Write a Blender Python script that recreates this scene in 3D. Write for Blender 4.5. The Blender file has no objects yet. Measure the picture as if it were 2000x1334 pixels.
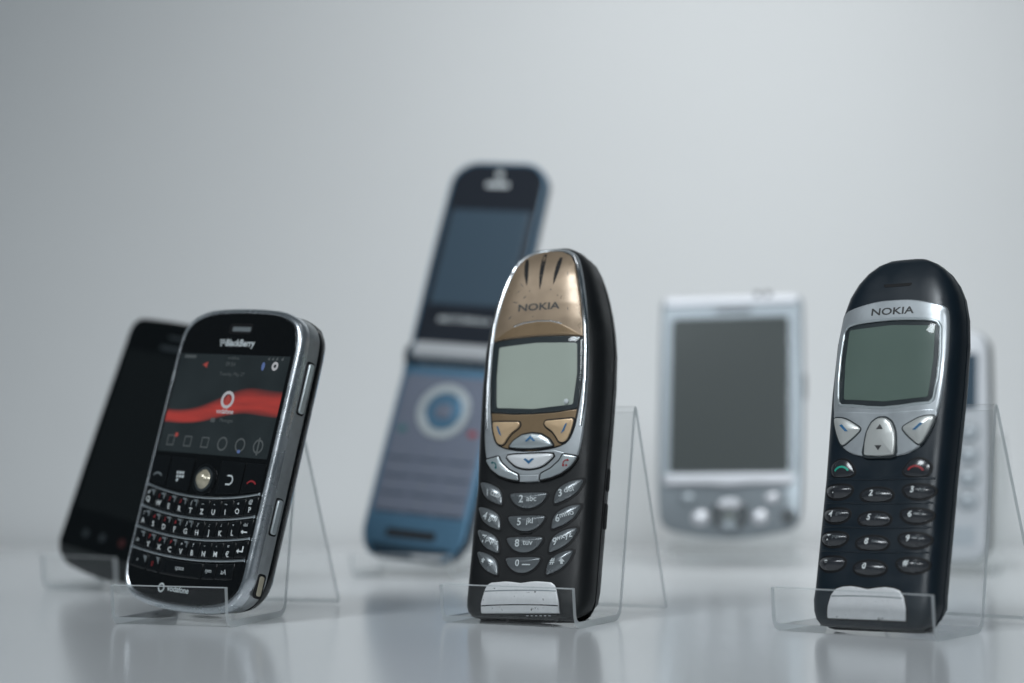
import bpy, bmesh, math, random
from mathutils import Matrix, Vector
random.seed(4)
MM = 0.001
R = math.radians
scn = bpy.context.scene
col = scn.collection

# ---------------------------------------------------------------- camera
cd = bpy.data.cameras.new('camera'); cam = bpy.data.objects.new('camera', cd); col.objects.link(cam)
cd.sensor_width = 36; cd.lens = 70.2; cd.clip_start = .02; cd.clip_end = 20
cam.location = (0, 0, .06225); cam.rotation_euler = (R(90 + 2.686), 0, 0)
cd.dof.use_dof = True; cd.dof.focus_distance = .650; cd.dof.aperture_fstop = 5.0; cd.dof.aperture_blades = 9
scn.camera = cam
# ---------------------------------------------------------------- world and lamps
w = bpy.data.worlds.new('World'); scn.world = w; w.use_nodes = True
w.node_tree.nodes['Background'].inputs[0].default_value = (.50, .72, .88, 1)
w.node_tree.nodes['Background'].inputs[1].default_value = .065
def area(name, loc, target, sx, sy, power, colr, spread=180):
    l = bpy.data.lights.new(name, 'AREA'); l.shape = 'RECTANGLE'; l.size = sx; l.size_y = sy; l.energy = power; l.color = colr; l.spread = R(spread)
    o = bpy.data.objects.new(name, l); col.objects.link(o); o.location = loc
    o.rotation_euler = (Vector(target) - Vector(loc)).to_track_quat('-Z', 'Y').to_euler()
    return o
area('wall_fill_lamp', (.15, .72, .60), (.12, 1.10, .13), .30, .22, .60, (.96, .985, 1.0), 88)  # added lamp above the view, makes the wall fade towards the left
area('window_softbox', (-.62, -.10, 1.15), (.10, .72, .03), .45, .45, 1.6, (.88, .95, 1.0), 70)
area('frame_fill_lamp', (.08, -.95, .98), (.10, .65, .04), .7, .4, .62, (.90, .96, 1.0), 40)  # added fill behind the camera, for the highlight on the silver phone frame
# ---------------------------------------------------------------- exposure
scn.view_settings.view_transform = 'Standard'; scn.view_settings.look = 'None'
scn.view_settings.exposure = -.1; scn.view_settings.gamma = 1; scn.view_settings.use_curve_mapping = False
scn.render.engine = 'CYCLES'
scn.cycles.transparent_max_bounces = 24; scn.cycles.max_bounces = 12
scn.cycles.use_denoising = True

# ================================================================ materials
def nt(m): return m.node_tree.nodes, m.node_tree.links
def mat(name, base, rough=.4, metal=0., spec=.5, coat=0., coat_r=.05, var=0., var_scale=400., rvar=0., bump=0., bump_scale=2000., speck=None, sss=0.):
    m = bpy.data.materials.new(name); m.use_nodes = True; N, L = nt(m); b = N['Principled BSDF']
    b.inputs['Base Color'].default_value = (*base, 1); b.inputs['Roughness'].default_value = rough
    b.inputs['Metallic'].default_value = metal; b.inputs['Specular IOR Level'].default_value = spec
    b.inputs['Coat Weight'].default_value = coat; b.inputs['Coat Roughness'].default_value = coat_r
    tc = N.new('ShaderNodeTexCoord')
    colr = None
    if var:
        n = N.new('ShaderNodeTexNoise'); n.inputs['Scale'].default_value = var_scale; n.inputs['Detail'].default_value = 6
        L.new(tc.outputs['Object'], n.inputs['Vector'])
        mr = N.new('ShaderNodeMapRange'); mr.inputs[1].default_value = .3; mr.inputs[2].default_value = .7
        mr.inputs[3].default_value = 1 - var; mr.inputs[4].default_value = 1 + var
        L.new(n.outputs['Fac'], mr.inputs[0])
        mx = N.new('ShaderNodeVectorMath'); mx.operation = 'SCALE'; mx.inputs[0].default_value = base
        L.new(mr.outputs[0], mx.inputs['Scale']); colr = mx.outputs[0]
    if speck:                        # (colour, scale, threshold): worn chips and dirt with a shape of their own
        sc, ss, th = speck
        n = N.new('ShaderNodeTexNoise'); n.inputs['Scale'].default_value = ss; n.inputs['Detail'].default_value = 8; n.inputs['Roughness'].default_value = .7
        L.new(tc.outputs['Object'], n.inputs['Vector'])
        mr = N.new('ShaderNodeMapRange'); mr.inputs[1].default_value = th; mr.inputs[2].default_value = th + .04
        L.new(n.outputs['Fac'], mr.inputs[0])
        mx = N.new('ShaderNodeMix'); mx.data_type = 'RGBA'
        L.new(mr.outputs[0], mx.inputs[0])
        if colr: L.new(colr, mx.inputs[6])
        else: mx.inputs[6].default_value = (*base, 1)
        mx.inputs[7].default_value = (*sc, 1); colr = mx.outputs[2]
    if colr: L.new(colr, b.inputs['Base Color'])
    if rvar:
        n = N.new('ShaderNodeTexNoise'); n.inputs['Scale'].default_value = 90; n.inputs['Detail'].default_value = 5
        L.new(tc.outputs['Object'], n.inputs['Vector'])
        mr = N.new('ShaderNodeMapRange'); mr.inputs[1].default_value = .35; mr.inputs[2].default_value = .65
        mr.inputs[3].default_value = max(.02, rough - rvar); mr.inputs[4].default_value = rough + rvar
        L.new(n.outputs['Fac'], mr.inputs[0]); L.new(mr.outputs[0], b.inputs['Roughness'])
    if bump:
        n = N.new('ShaderNodeTexNoise'); n.inputs['Scale'].default_value = bump_scale; n.inputs['Detail'].default_value = 3
        L.new(tc.outputs['Object'], n.inputs['Vector'])
        bp = N.new('ShaderNodeBump'); bp.inputs['Strength'].default_value = bump; bp.inputs['Distance'].default_value = .0001
        L.new(n.outputs['Fac'], bp.inputs['Height']); L.new(bp.outputs[0], b.inputs['Normal'])
    return m
def clear(name, tint, rough, extra=0., extra_col=(1, 1, 1), gloss=1.):
    """clear plastic sheet: what is behind shows through, the surface mirrors by Fresnel"""
    m = bpy.data.materials.new(name); m.use_nodes = True; N, L = nt(m); N.remove(N['Principled BSDF'])
    out = N['Material Output']
    tr = N.new('ShaderNodeBsdfTransparent'); tr.inputs[0].default_value = (*tint, 1)
    gl = N.new('ShaderNodeBsdfGlossy'); gl.inputs['Roughness'].default_value = rough; gl.inputs[0].default_value = (gloss, gloss, gloss, 1)
    ge = N.new('ShaderNodeNewGeometry'); fr = N.new('ShaderNodeFresnel')
    mr = N.new('ShaderNodeMapRange'); mr.inputs[3].default_value = 1.49; mr.inputs[4].default_value = 1 / 1.49
    L.new(ge.outputs['Backfacing'], mr.inputs[0]); L.new(mr.outputs[0], fr.inputs['IOR'])
    mx = N.new('ShaderNodeMixShader'); L.new(fr.outputs[0], mx.inputs[0]); L.new(tr.outputs[0], mx.inputs[1]); L.new(gl.outputs[0], mx.inputs[2])
    sh = mx.outputs[0]
    if extra:
        df = N.new('ShaderNodeBsdfTranslucent'); df.inputs[0].default_value = (*extra_col, 1)
        d2 = N.new('ShaderNodeBsdfDiffuse'); d2.inputs[0].default_value = (*extra_col, 1)
        m0 = N.new('ShaderNodeMixShader'); m0.inputs[0].default_value = .5; L.new(df.outputs[0], m0.inputs[1]); L.new(d2.outputs[0], m0.inputs[2])
        m2 = N.new('ShaderNodeMixShader'); m2.inputs[0].default_value = extra
        L.new(sh, m2.inputs[1]); L.new(m0.outputs[0], m2.inputs[2]); sh = m2.outputs[0]
    L.new(sh, out.inputs['Surface'])
    return m
M = {}
M['table'] = mat('white_laminate', (.78, .79, .80), .17, spec=.45, var=.012, var_scale=9, speck=((.42, .42, .41), 420, .735))
M['wall'] = mat('white_wall_paint', (.74, .75, .75), .85, spec=.2, var=.015, var_scale=5, bump=.15, bump_scale=600)
M['acrylic'] = clear('clear_acrylic', (.990, .994, .994), .02, gloss=.65)
M['acrylic_edge'] = clear('acrylic_cut_edge', (.88, .92, .93), .10, .60, (.93, .96, .97))
M['pane'] = clear('display_pane', (.97, .98, .98), .04)
M['black'] = mat('black_textured_plastic', (.0095, .0105, .0115), .42, spec=.35, bump=.35, bump_scale=5200, rvar=.06)
M['black_seam'] = mat('black_rubber', (.007, .007, .008), .55, spec=.3)
M['navy'] = mat('navy_black_plastic', (.0075, .0145, .022), .36, spec=.5, bump=.12, bump_scale=4000, rvar=.06)
M['gold'] = mat('gold_lacquer', (.345, .255, .175), .34, metal=.40, coat=.3, coat_r=.16, var=.10, var_scale=160, rvar=.08, speck=((.10, .075, .05), 330, .70))
M['gold_light'] = mat('light_gold_key', (.68, .48, .29), .32, metal=.35, coat=.3, coat_r=.12, var=.04, speck=((.12, .08, .05), 420, .72))
M['gold_dark'] = mat('dark_gold_lacquer', (.27, .185, .105), .36, metal=.45, coat=.3, coat_r=.12, var=.05)
M['chrome'] = mat('worn_chrome', (.72, .74, .76), .22, metal=1., var=.08, var_scale=600, rvar=.08, speck=((.22, .22, .23), 900, .68))
M['silver'] = mat('silver_paint', (.50, .53, .55), .34, metal=.55, var=.04, rvar=.06, speck=((.10, .10, .10), 700, .74))
M['silver_dark'] = mat('dark_silver_paint', (.30, .33, .345), .34, metal=.6, var=.04, rvar=.05)
M['catch'] = mat('scuffed_silver_catch', (.76, .76, .77), .40, metal=.3, var=.05, speck=((.03, .03, .03), 380, .62))
M['key_grey'] = mat('pearl_grey_key', (.19, .205, .215), .26, metal=.5, coat=.4, coat_r=.1, rvar=.05)
M['key_white'] = mat('pearl_white_key', (.78, .79, .80), .28, metal=.2, coat=.4)
M['key_silver'] = mat('silver_key', (.50, .545, .56), .28, metal=.5, coat=.3)
M['key_pale'] = mat('pale_warm_silver_key', (.60, .61, .59), .30, metal=.35, coat=.3)
M['key_navy'] = mat('dark_domed_key', (.030, .032, .037), .24, spec=.6, coat=.5, coat_r=.12)
M['bezel'] = mat('dark_display_bezel', (.035, .042, .046), .3)
M['lcd'] = mat('grey_green_display', (.45, .49, .43), .30, spec=.4, var=.03, var_scale=60)
M['lcd_dark'] = mat('dim_green_display', (.13, .175, .15), .30, spec=.4, var=.03, var_scale=60)
M['print_white'] = mat('white_print', (.75, .78, .78), .5)
M['print_grey'] = mat('grey_print', (.58, .62, .63), .5)
M['print_dim'] = mat('dim_grey_print', (.16, .18, .19), .5)
M['print_dark'] = mat('dark_print', (.045, .045, .045), .5)
M['print_blue'] = mat('blue_print', (.02, .13, .28), .5)
M['print_teal'] = mat('teal_print', (.01, .12, .13), .5)
M['print_green'] = mat('green_print', (.02, .38, .27), .5)
M['print_red'] = mat('red_print', (.30, .025, .03), .5)
M['print_red_dim'] = mat('dim_red_print', (.05, .010, .010), .5)
M['glossblack'] = mat('gloss_black_plastic', (.006, .0065, .007), .10, spec=.5, rvar=.04)
M['bb_lower'] = mat('gloss_black_key', (.008, .009, .010), .16, spec=.5)
M['bb_chrome'] = mat('brushed_silver_frame', (.64, .67, .70), .26, metal=.9, var=.06, var_scale=700, rvar=.06, speck=((.12, .12, .12), 560, .72))
M['bb_side'] = mat('grey_metal_side', (.40, .42, .43), .38, metal=.7, var=.06, rvar=.05)
M['fret'] = mat('polished_fret', (.68, .72, .74), .2, metal=.95)
M['pearl'] = mat('pearl_trackball', (.50, .45, .34), .22, metal=.3, coat=.6)
M['touch_face'] = mat('black_touch_glass', (.005, .006, .0065), .14, spec=.4)
M['touch_screen'] = mat('unlit_screen', (.010, .012, .0125), .2, spec=.4)
M['touch_body'] = mat('charcoal_plastic', (.022, .025, .026), .4)
M['rz_blue'] = mat('blue_anodised', (.11, .23, .345), .28, metal=.75, var=.04)
M['rz_dark'] = mat('dark_blue_metal', (.030, .058, .085), .28, metal=.55)
M['rz_keypad'] = mat('etched_grey_keypad', (.155, .175, .225), .36, metal=.6, var=.03)
M['rz_screen'] = mat('unlit_dark_screen', (.022, .026, .034), .12, spec=.6)
M['rz_chrome'] = mat('mirror_hinge', (.80, .82, .84), .22, metal=.55)
M['pda'] = mat('silver_handheld_plastic', (.29, .325, .35), .33, metal=.6, var=.03)
M['pda_light'] = mat('bright_silver_trim', (.60, .61, .64), .3, metal=.45)
M['pda_screen'] = mat('unlit_grey_screen', (.085, .092, .090), .22, spec=.5)
M['pda_dark'] = mat('dark_grey_plastic', (.05, .06, .065), .4)
M['white_body'] = mat('white_phone_plastic', (.60, .62, .65), .34, var=.02)
M['olive'] = mat('grey_green_side', (.17, .19, .18), .4, metal=.3)
M['key_glassy'] = mat('pale_round_key', (.48, .52, .56), .25, coat=.4)
M['screen_blue'] = mat('blue_grey_screen', (.05, .08, .11), .2)

# ================================================================ mesh tools (local mm: u right, v up, w back)
def finish(name, verts, faces, mats, parent=None, fmat=None, smooth=True, angle=35, S=1.):
    me = bpy.data.meshes.new(name)
    me.from_pydata([(u * MM * S, ww * MM * S, v * MM * S) for (u, v, ww) in verts], [], faces)
    for m in (mats if isinstance(mats, (list, tuple)) else [mats]): me.materials.append(m)
    if fmat: me.polygons.foreach_set('material_index', fmat)
    bm = bmesh.new(); bm.from_mesh(me)
    bmesh.ops.remove_doubles(bm, verts=bm.verts, dist=1e-7)
    bmesh.ops.recalc_face_normals(bm, faces=bm.faces); bm.to_mesh(me); bm.free()
    me.polygons.foreach_set('use_smooth', [smooth] * len(me.polygons))
    if smooth: me.set_sharp_from_angle(angle=R(angle))
    o = bpy.data.objects.new(name, me); col.objects.link(o)
    if parent: o.parent = parent
    return o
def area2(p): return sum(p[i - 1][0] * p[i][1] - p[i][0] * p[i - 1][1] for i in range(len(p)))
def ccw(p): return list(p) if area2(p) > 0 else list(p)[::-1]
def dens(p, m=1.2):
    o = []
    for i in range(len(p)):
        a, b = p[i], p[(i + 1) % len(p)]; d = math.dist(a, b); k = max(1, math.ceil(d / m))
        for j in range(k): o.append((a[0] + (b[0] - a[0]) * j / k, a[1] + (b[1] - a[1]) * j / k))
    return o
def cr(p, sub=5):
    o = []; n = len(p)
    for i in range(n):
        p0, p1, p2, p3 = p[i - 1], p[i], p[(i + 1) % n], p[(i + 2) % n]
        for j in range(sub):
            t = j / sub
            o.append(tuple(.5 * (2 * p1[k] + (p2[k] - p0[k]) * t + (2 * p0[k] - 5 * p1[k] + 4 * p2[k] - p3[k]) * t * t + (3 * p1[k] - p0[k] - 3 * p2[k] + p3[k]) * t ** 3) for k in (0, 1)))
    return o
def rounded(p, r, n=5):
    rs = list(r) if isinstance(r, (list, tuple)) else [r] * len(p); o = []
    if area2(p) <= 0: rs = rs[::-1]
    p = ccw(p)
    for i in range(len(p)):
        a, b, c = p[i - 1], p[i], p[(i + 1) % len(p)]
        la, lc = math.dist(a, b), math.dist(b, c); d = min(rs[i], la * .48, lc * .48)
        s = (b[0] + (a[0] - b[0]) * d / la, b[1] + (a[1] - b[1]) * d / la); e = (b[0] + (c[0] - b[0]) * d / lc, b[1] + (c[1] - b[1]) * d / lc)
        for j in range(n + 1):
            t = j / n; o.append(tuple((1 - t) ** 2 * s[k] + 2 * t * (1 - t) * b[k] + t * t * e[k] for k in (0, 1)))
    return o
def mirror(p):                                    # right half given from top centre to bottom centre
    l = [(-x, y) for x, y in reversed(p) if abs(x) > 1e-6]
    return ccw(list(p) + l)
def offs(p, d):                                   # inward for d > 0, outline counter-clockwise
    n = len(p); o = []
    for i in range(n):
        ax, ay = p[i][0] - p[i - 1][0], p[i][1] - p[i - 1][1]; bx, by = p[(i + 1) % n][0] - p[i][0], p[(i + 1) % n][1] - p[i][1]
        la, lb = math.hypot(ax, ay) or 1, math.hypot(bx, by) or 1
        nx, ny = -ay / la - by / lb, ax / la + bx / lb; l = math.hypot(nx, ny) or 1
        nx /= l; ny /= l; c = max(.5, (-ay / la) * nx + (ax / la) * ny)
        o.append((p[i][0] + nx * d / c, p[i][1] + ny * d / c))
    return o
def cen(p): return (sum(x for x, y in p) / len(p), sum(y for x, y in p) / len(p))
flat = lambda u, v: 0.
TOP = {}                                          # height of a plate's domed top above the face
class Ctx:                                        # the phone under construction: its root, scale and front surface
    root = None; S = 1.; surf = staticmethod(flat)
C = Ctx()
def plate(name, p, h0, h1, m, parent=None, b=.25, dome=0., c=None, rings=4, surf=None, m_len=1.3, power=2.):
    sf = surf or C.surf; p = dens(ccw(p), m_len); c = c or cen(p); n = len(p); V = []; F = []
    b = min(b, (h1 - h0) * .9)
    loops = [(p, h0), (p, h1 - b), (offs(p, b * .3), h1 - b * .3), (offs(p, b), h1)]
    if dome < .2: loops.append((offs(p, b + .22), h1 + .001))      # keeps the rounded edge from bending the flat face
    base = loops[-1][0]
    for k in range(1, rings):
        t = 1 - k / rings
        loops.append(([(c[0] + (x - c[0]) * t, c[1] + (y - c[1]) * t) for x, y in base], h1 + dome * (1 - t ** power)))
    for lp, h in loops:
        for x, y in lp: V.append((x, y, sf(x, y) - h))
    for k in range(len(loops) - 1):
        for i in range(n):
            j = (i + 1) % n; F.append((k * n + i, k * n + j, (k + 1) * n + j, (k + 1) * n + i))
    V.append((c[0], c[1], sf(*c) - h1 - dome)); q = len(V) - 1; k = (len(loops) - 1) * n
    for i in range(n): F.append((k + i, k + (i + 1) % n, q))
    F.append(tuple(range(n))[::-1])
    o = finish(name, V, F, m, parent or C.root, S=C.S, angle=62 if dome > .2 else 35)
    def top(x, y):
        dx, dy = x - c[0], y - c[1]
        if dome == 0 or (dx == 0 and dy == 0): return h1 + dome
        e = ray(base, c, dx, dy); t = min(1., 1 / e if e else 1.) ; lo_ = math.floor(t * rings) / rings; hi_ = min(1., lo_ + 1 / rings)
        g0, g1 = 1 - lo_ ** power, 1 - hi_ ** power
        return h1 + dome * (g0 + (g1 - g0) * (t - lo_) * rings)
    TOP[o.name] = (sf, top)
    return o
def ray(p, c, dx, dy):
    best = 0
    for i in range(len(p)):
        x1, y1 = p[i - 1][0] - c[0], p[i - 1][1] - c[1]; ex, ey = p[i][0] - c[0] - x1, p[i][1] - c[1] - y1; den = dx * ey - dy * ex
        if abs(den) < 1e-12: continue
        t = (x1 * ey - y1 * ex) / den; q = (x1 * dy - y1 * dx) / den
        if t > 0 and -1e-6 <= q <= 1 + 1e-6: best = max(best, t)
    return best
def on_top(parent, h):
    if parent is not None and parent.name in TOP and 'key' in parent.name:
        sf, top = TOP[parent.name]; return (lambda u, v: sf(u, v) - top(u, v)), .17
    return None, h
def polar(p, c, n=144):
    p = ccw(p); o = []
    for k in range(n):
        a = 2 * math.pi * k / n; dx, dy = math.cos(a), math.sin(a); best = 0
        for i in range(len(p)):
            x1, y1 = p[i - 1][0] - c[0], p[i - 1][1] - c[1]; x2, y2 = p[i][0] - c[0], p[i][1] - c[1]
            ex, ey = x2 - x1, y2 - y1; den = dx * ey - dy * ex
            if abs(den) < 1e-9: continue
            t = (x1 * ey - y1 * ex) / den; s = (x1 * dy - y1 * dx) / den
            if t > 0 and -1e-6 <= s <= 1 + 1e-6: best = max(best, t)
        o.append((c[0] + dx * best, c[1] + dy * best))
    return o
def frame(name, outer, inner, h0, h1, m, parent=None, b=.3, c=None, surf=None, n=144, hin=None):
    sf = surf or C.surf; c = c or cen(dens(ccw(inner), 1)); o = polar(outer, c, n); i_ = polar(inner, c, n)
    hin = h0 if hin is None else hin
    loops = [(o, h0), (o, h1 - b), (offs(o, b), h1)]
    oo, ii = offs(o, b), offs(i_, -b)
    for t in (.33, .66): loops.append(([(a[0] + (q[0] - a[0]) * t, a[1] + (q[1] - a[1]) * t) for a, q in zip(oo, ii)], h1))
    loops += [(ii, h1), (i_, h1 - b), (i_, hin)]
    V = [(x, y, sf(x, y) - h) for lp, h in loops for x, y in lp]; F = []
    for k in range(len(loops)):
        k2 = (k + 1) % len(loops)
        for i in range(n): j = (i + 1) % n; F.append((k * n + i, k * n + j, k2 * n + j, k2 * n + i))
    return finish(name, V, F, m, parent or C.root, S=C.S)
def slab(name, p, prof, m, parent=None, m_len=2., vs=None, fm=None):
    """outline p with rings (inset, depth w[, v shift of the bottom]); both ends capped"""
    p = dens(ccw(p), m_len); n = len(p); V = []; F = []
    for d, ww in prof:
        for x, y in offs(p, d): V.append((x, y, ww))
    for k in range(len(prof) - 1):
        for i in range(n): j = (i + 1) % n; F.append((k * n + i, k * n + j, (k + 1) * n + j, (k + 1) * n + i))
    F.append(tuple(range(n))); F.append(tuple(range((len(prof) - 1) * n, len(prof) * n))[::-1])
    if vs: V = [(x, y + vs(x, y, z), z) for x, y, z in V]
    return finish(name, V, F, m, parent or C.root, S=C.S)
def interp(t, k):
    if t <= k[0][0]: return k[0][1:]
    for a, b in zip(k, k[1:]):
        if t <= b[0]:
            f = (t - a[0]) / (b[0] - a[0]); return tuple(x + (y - x) * f for x, y in zip(a[1:], b[1:]))
    return k[-1][1:]
class Body:                                        # rows (v, half width, front w, back w) lofted through superellipses
    def __init__(s, rows, n=6, m=3): s.rows, s.n, s.m = rows, n, m
    def at(s, v): return interp(v, s.rows)
    def surf(s, u, v):
        a, f, b = s.at(v); h = (b - f) / 2; q = min(.995, abs(u) / a) ** s.n
        return f + h - h * (1 - q) ** (1 / s.m)
    def ring(s, v, lo=-99, hi=99, grow=0., n=72):
        a, f, b = s.at(v); h = (b - f) / 2; o = []
        for k in range(n):
            t = 2 * math.pi * k / n; c, q = math.cos(t), math.sin(t)
            u = (a + grow) * math.copysign(abs(c) ** (2 / s.n), c); ww = f + h + h * math.copysign(abs(q) ** (2 / s.m), q)
            o.append((u, v, min(hi, max(lo, ww))))
        return o
    def mesh(s, name, m, parent=None, lo=-99, hi=99, grow=0., vs=None, n=72):
        vs = vs or s.dense(); V = []; F = []
        for v in vs: V += s.ring(v, lo, hi, grow, n)
        for k in range(len(vs) - 1):
            for i in range(n): j = (i + 1) % n; F.append((k * n + i, k * n + j, (k + 1) * n + j, (k + 1) * n + i))
        F.append(tuple(range(n))[::-1]); F.append(tuple(range((len(vs) - 1) * n, len(vs) * n)))
        return finish(name, V, F, m, parent or C.root, S=C.S, angle=50)
    def dense(s):
        o = []
        for a, b in zip(s.rows, s.rows[1:]):
            k = max(1, math.ceil((b[0] - a[0]) / 2.5)); o += [a[0] + (b[0] - a[0]) * j / k for j in range(k)]
        return o + [s.rows[-1][0]]
FONT_CACHE = {}
def glyphs(s, bold):
    if (s, bold) not in FONT_CACHE:
        cu = bpy.data.curves.new('t', 'FONT'); cu.body = s; cu.offset = bold; cu.resolution_u = 3
        cu.align_x = 'CENTER'; cu.align_y = 'CENTER'; cu.size = 1
        o = bpy.data.objects.new('t', cu); col.objects.link(o); dg = bpy.context.evaluated_depsgraph_get()
        me = bpy.data.meshes.new_from_object(o.evaluated_get(dg))
        V = [v.co.copy() for v in me.vertices]; F = [tuple(p.vertices) for p in me.polygons]
        col.objects.unlink(o); bpy.data.objects.remove(o); bpy.data.meshes.remove(me)
        xs = [v.x for v in V] or [0]; ys = [v.y for v in V] or [0]; cx, cy = (max(xs) + min(xs)) / 2, (max(ys) + min(ys)) / 2
        FONT_CACHE[(s, bold)] = ([(v.x - cx, v.y - cy) for v in V], F)
    return FONT_CACHE[(s, bold)]
def text(name, s, u, v, size, m, parent=None, h=.05, sx=1., bold=.0, surf=None, rot=0., shear=0.):
    sg, h = on_top(parent, h); sf = surf or sg or C.surf; V, F = glyphs(s, bold); c, q = math.cos(rot), math.sin(rot); o = []
    for x, y in V:
        x = (x + shear * y) * size * sx; y *= size; X, Y = u + c * x - q * y, v + q * x + c * y
        o.append((X, Y, sf(X, Y) - h))
    return finish(name, o, F, m, parent or C.root, smooth=False, S=C.S)
def mark(name, polys, m, parent=None, h=.05, surf=None):   # flat printed shapes
    sg, h = on_top(parent, h); sf = surf or sg or C.surf; V = []; F = []
    for p in polys:
        p = ccw(p); F.append(tuple(range(len(V), len(V) + len(p)))); V += [(x, y, sf(x, y) - h) for x, y in p]
    return finish(name, V, F, m, parent or C.root, smooth=False, S=C.S)
def arcband(c, r0, r1, a0, a1, n=14, ky=1.):
    o = [(c[0] + r1 * math.cos(R(a0 + (a1 - a0) * k / n)), c[1] + ky * r1 * math.sin(R(a0 + (a1 - a0) * k / n))) for k in range(n + 1)]
    return o + [(c[0] + r0 * math.cos(R(a1 - (a1 - a0) * k / n)), c[1] + ky * r0 * math.sin(R(a1 - (a1 - a0) * k / n))) for k in range(n + 1)]
def quads(band):                                   # an arc band as small quads, so that it may be concave
    n = len(band) // 2; return [[band[i], band[i + 1], band[-2 - i], band[-1 - i]] for i in range(n - 1)]
def ell(c, rx, ry, n=28, a0=0): return [(c[0] + rx * math.cos(2 * math.pi * k / n + a0), c[1] + ry * math.sin(2 * math.pi * k / n + a0)) for k in range(n)]
def sweep(name, pts, wid, h0, h1, m, parent=None, b=.15, surf=None):    # a thin bar along a path on the face
    sf = surf or C.surf; V = []; F = []; n = len(pts)
    for i, (x, y) in enumerate(pts):
        a, c = pts[max(0, i - 1)], pts[min(n - 1, i + 1)]; dx, dy = c[0] - a[0], c[1] - a[1]; l = math.hypot(dx, dy); nx, ny = -dy / l, dx / l
        for o_, h in ((wid / 2, h0), (wid / 2, h1 - b), (wid / 2 - b, h1), (-wid / 2 + b, h1), (-wid / 2, h1 - b), (-wid / 2, h0)):
            X, Y = x + nx * o_, y + ny * o_; V.append((X, Y, sf(X, Y) - h))
    for i in range(n - 1):
        for k in range(6): F.append((i * 6 + k, i * 6 + (k + 1) % 6, i * 6 + 6 + (k + 1) % 6, i * 6 + 6 + k))
    F.append(tuple(range(6))); F.append(tuple(range((n - 1) * 6, n * 6))[::-1])
    return finish(name, V, F, m, parent or C.root, S=C.S, angle=50)
def sidekey(name, u0, u1, p, m, parent=None, b=.3):         # solid standing out of the right flank, outline p in (v, w)
    p = ccw(p); n = len(p); q = offs(p, b); V = [(u0, y, z) for y, z in p] + [(u1 - b, y, z) for y, z in p] + [(u1, y, z) for y, z in q]; F = []
    for k in range(2):
        for i in range(n): j = (i + 1) % n; F.append((k * n + i, k * n + j, (k + 1) * n + j, (k + 1) * n + i))
    F.append(tuple(range(2 * n, 3 * n))); F.append(tuple(range(n))[::-1])
    return finish(name, V, F, m, parent or C.root, S=C.S)
def pose(X, Y, Z, yaw, lean, roll):
    cr_, sr = math.cos(R(roll)), math.sin(R(roll)); cl, sl = math.cos(R(lean)), math.sin(R(lean)); cy, sy = math.cos(R(yaw)), math.sin(R(yaw))
    def tr(u, v, ww):
        u, v = u * cr_ + v * sr, -u * sr + v * cr_
        z = v * cl - ww * sl; y = v * sl + ww * cl
        return Vector((u * cy + y * sy, -u * sy + y * cy, z))
    a, b, c = tr(1, 0, 0), tr(0, 0, 1), tr(0, 1, 0)
    m = Matrix(((a.x, b.x, c.x, X * MM), (a.y, b.y, c.y, Y * MM), (a.z, b.z, c.z, Z * MM), (0, 0, 0, 1)))
    return m
def thing(name, label, cat, m4, group=None):
    o = bpy.data.objects.new(name, None); col.objects.link(o); o.empty_display_size = .01; o.matrix_world = m4
    o['label'] = label; o['category'] = cat
    if group: o['group'] = group
    return o
def begin(root, S=1., surf=flat): C.root, C.S, C.surf = root, S, surf

# ================================================================ the setting
def sheet(name, V, F, m):
    me = bpy.data.meshes.new(name); me.from_pydata(V, [], F); me.materials.append(m)
    o = bpy.data.objects.new(name, me); col.objects.link(o); o['kind'] = 'structure'; return o
YB = 1.10
sheet('table_top', [(-1.6, -.6, 0), (1.6, -.6, 0), (1.6, YB, 0), (-1.6, YB, 0), (-1.6, -.6, -.03), (1.6, -.6, -.03), (1.6, YB, -.03), (-1.6, YB, -.03)],
      [(0, 1, 2, 3), (7, 6, 5, 4), (0, 4, 5, 1), (1, 5, 6, 2), (2, 6, 7, 3), (3, 7, 4, 0)], M['table'])
sheet('wall', [(-2.2, YB + .012, -.4), (2.2, YB + .012, -.4), (2.2, YB + .012, 1.8), (-2.2, YB + .012, 1.8), (-2.2, YB + .1, -.4), (2.2, YB + .1, -.4), (2.2, YB + .1, 1.8), (-2.2, YB + .1, 1.8)],
      [(3, 2, 1, 0), (4, 5, 6, 7), (0, 1, 5, 4), (1, 2, 6, 5), (2, 3, 7, 6), (3, 0, 4, 7)], M['wall'])

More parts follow.
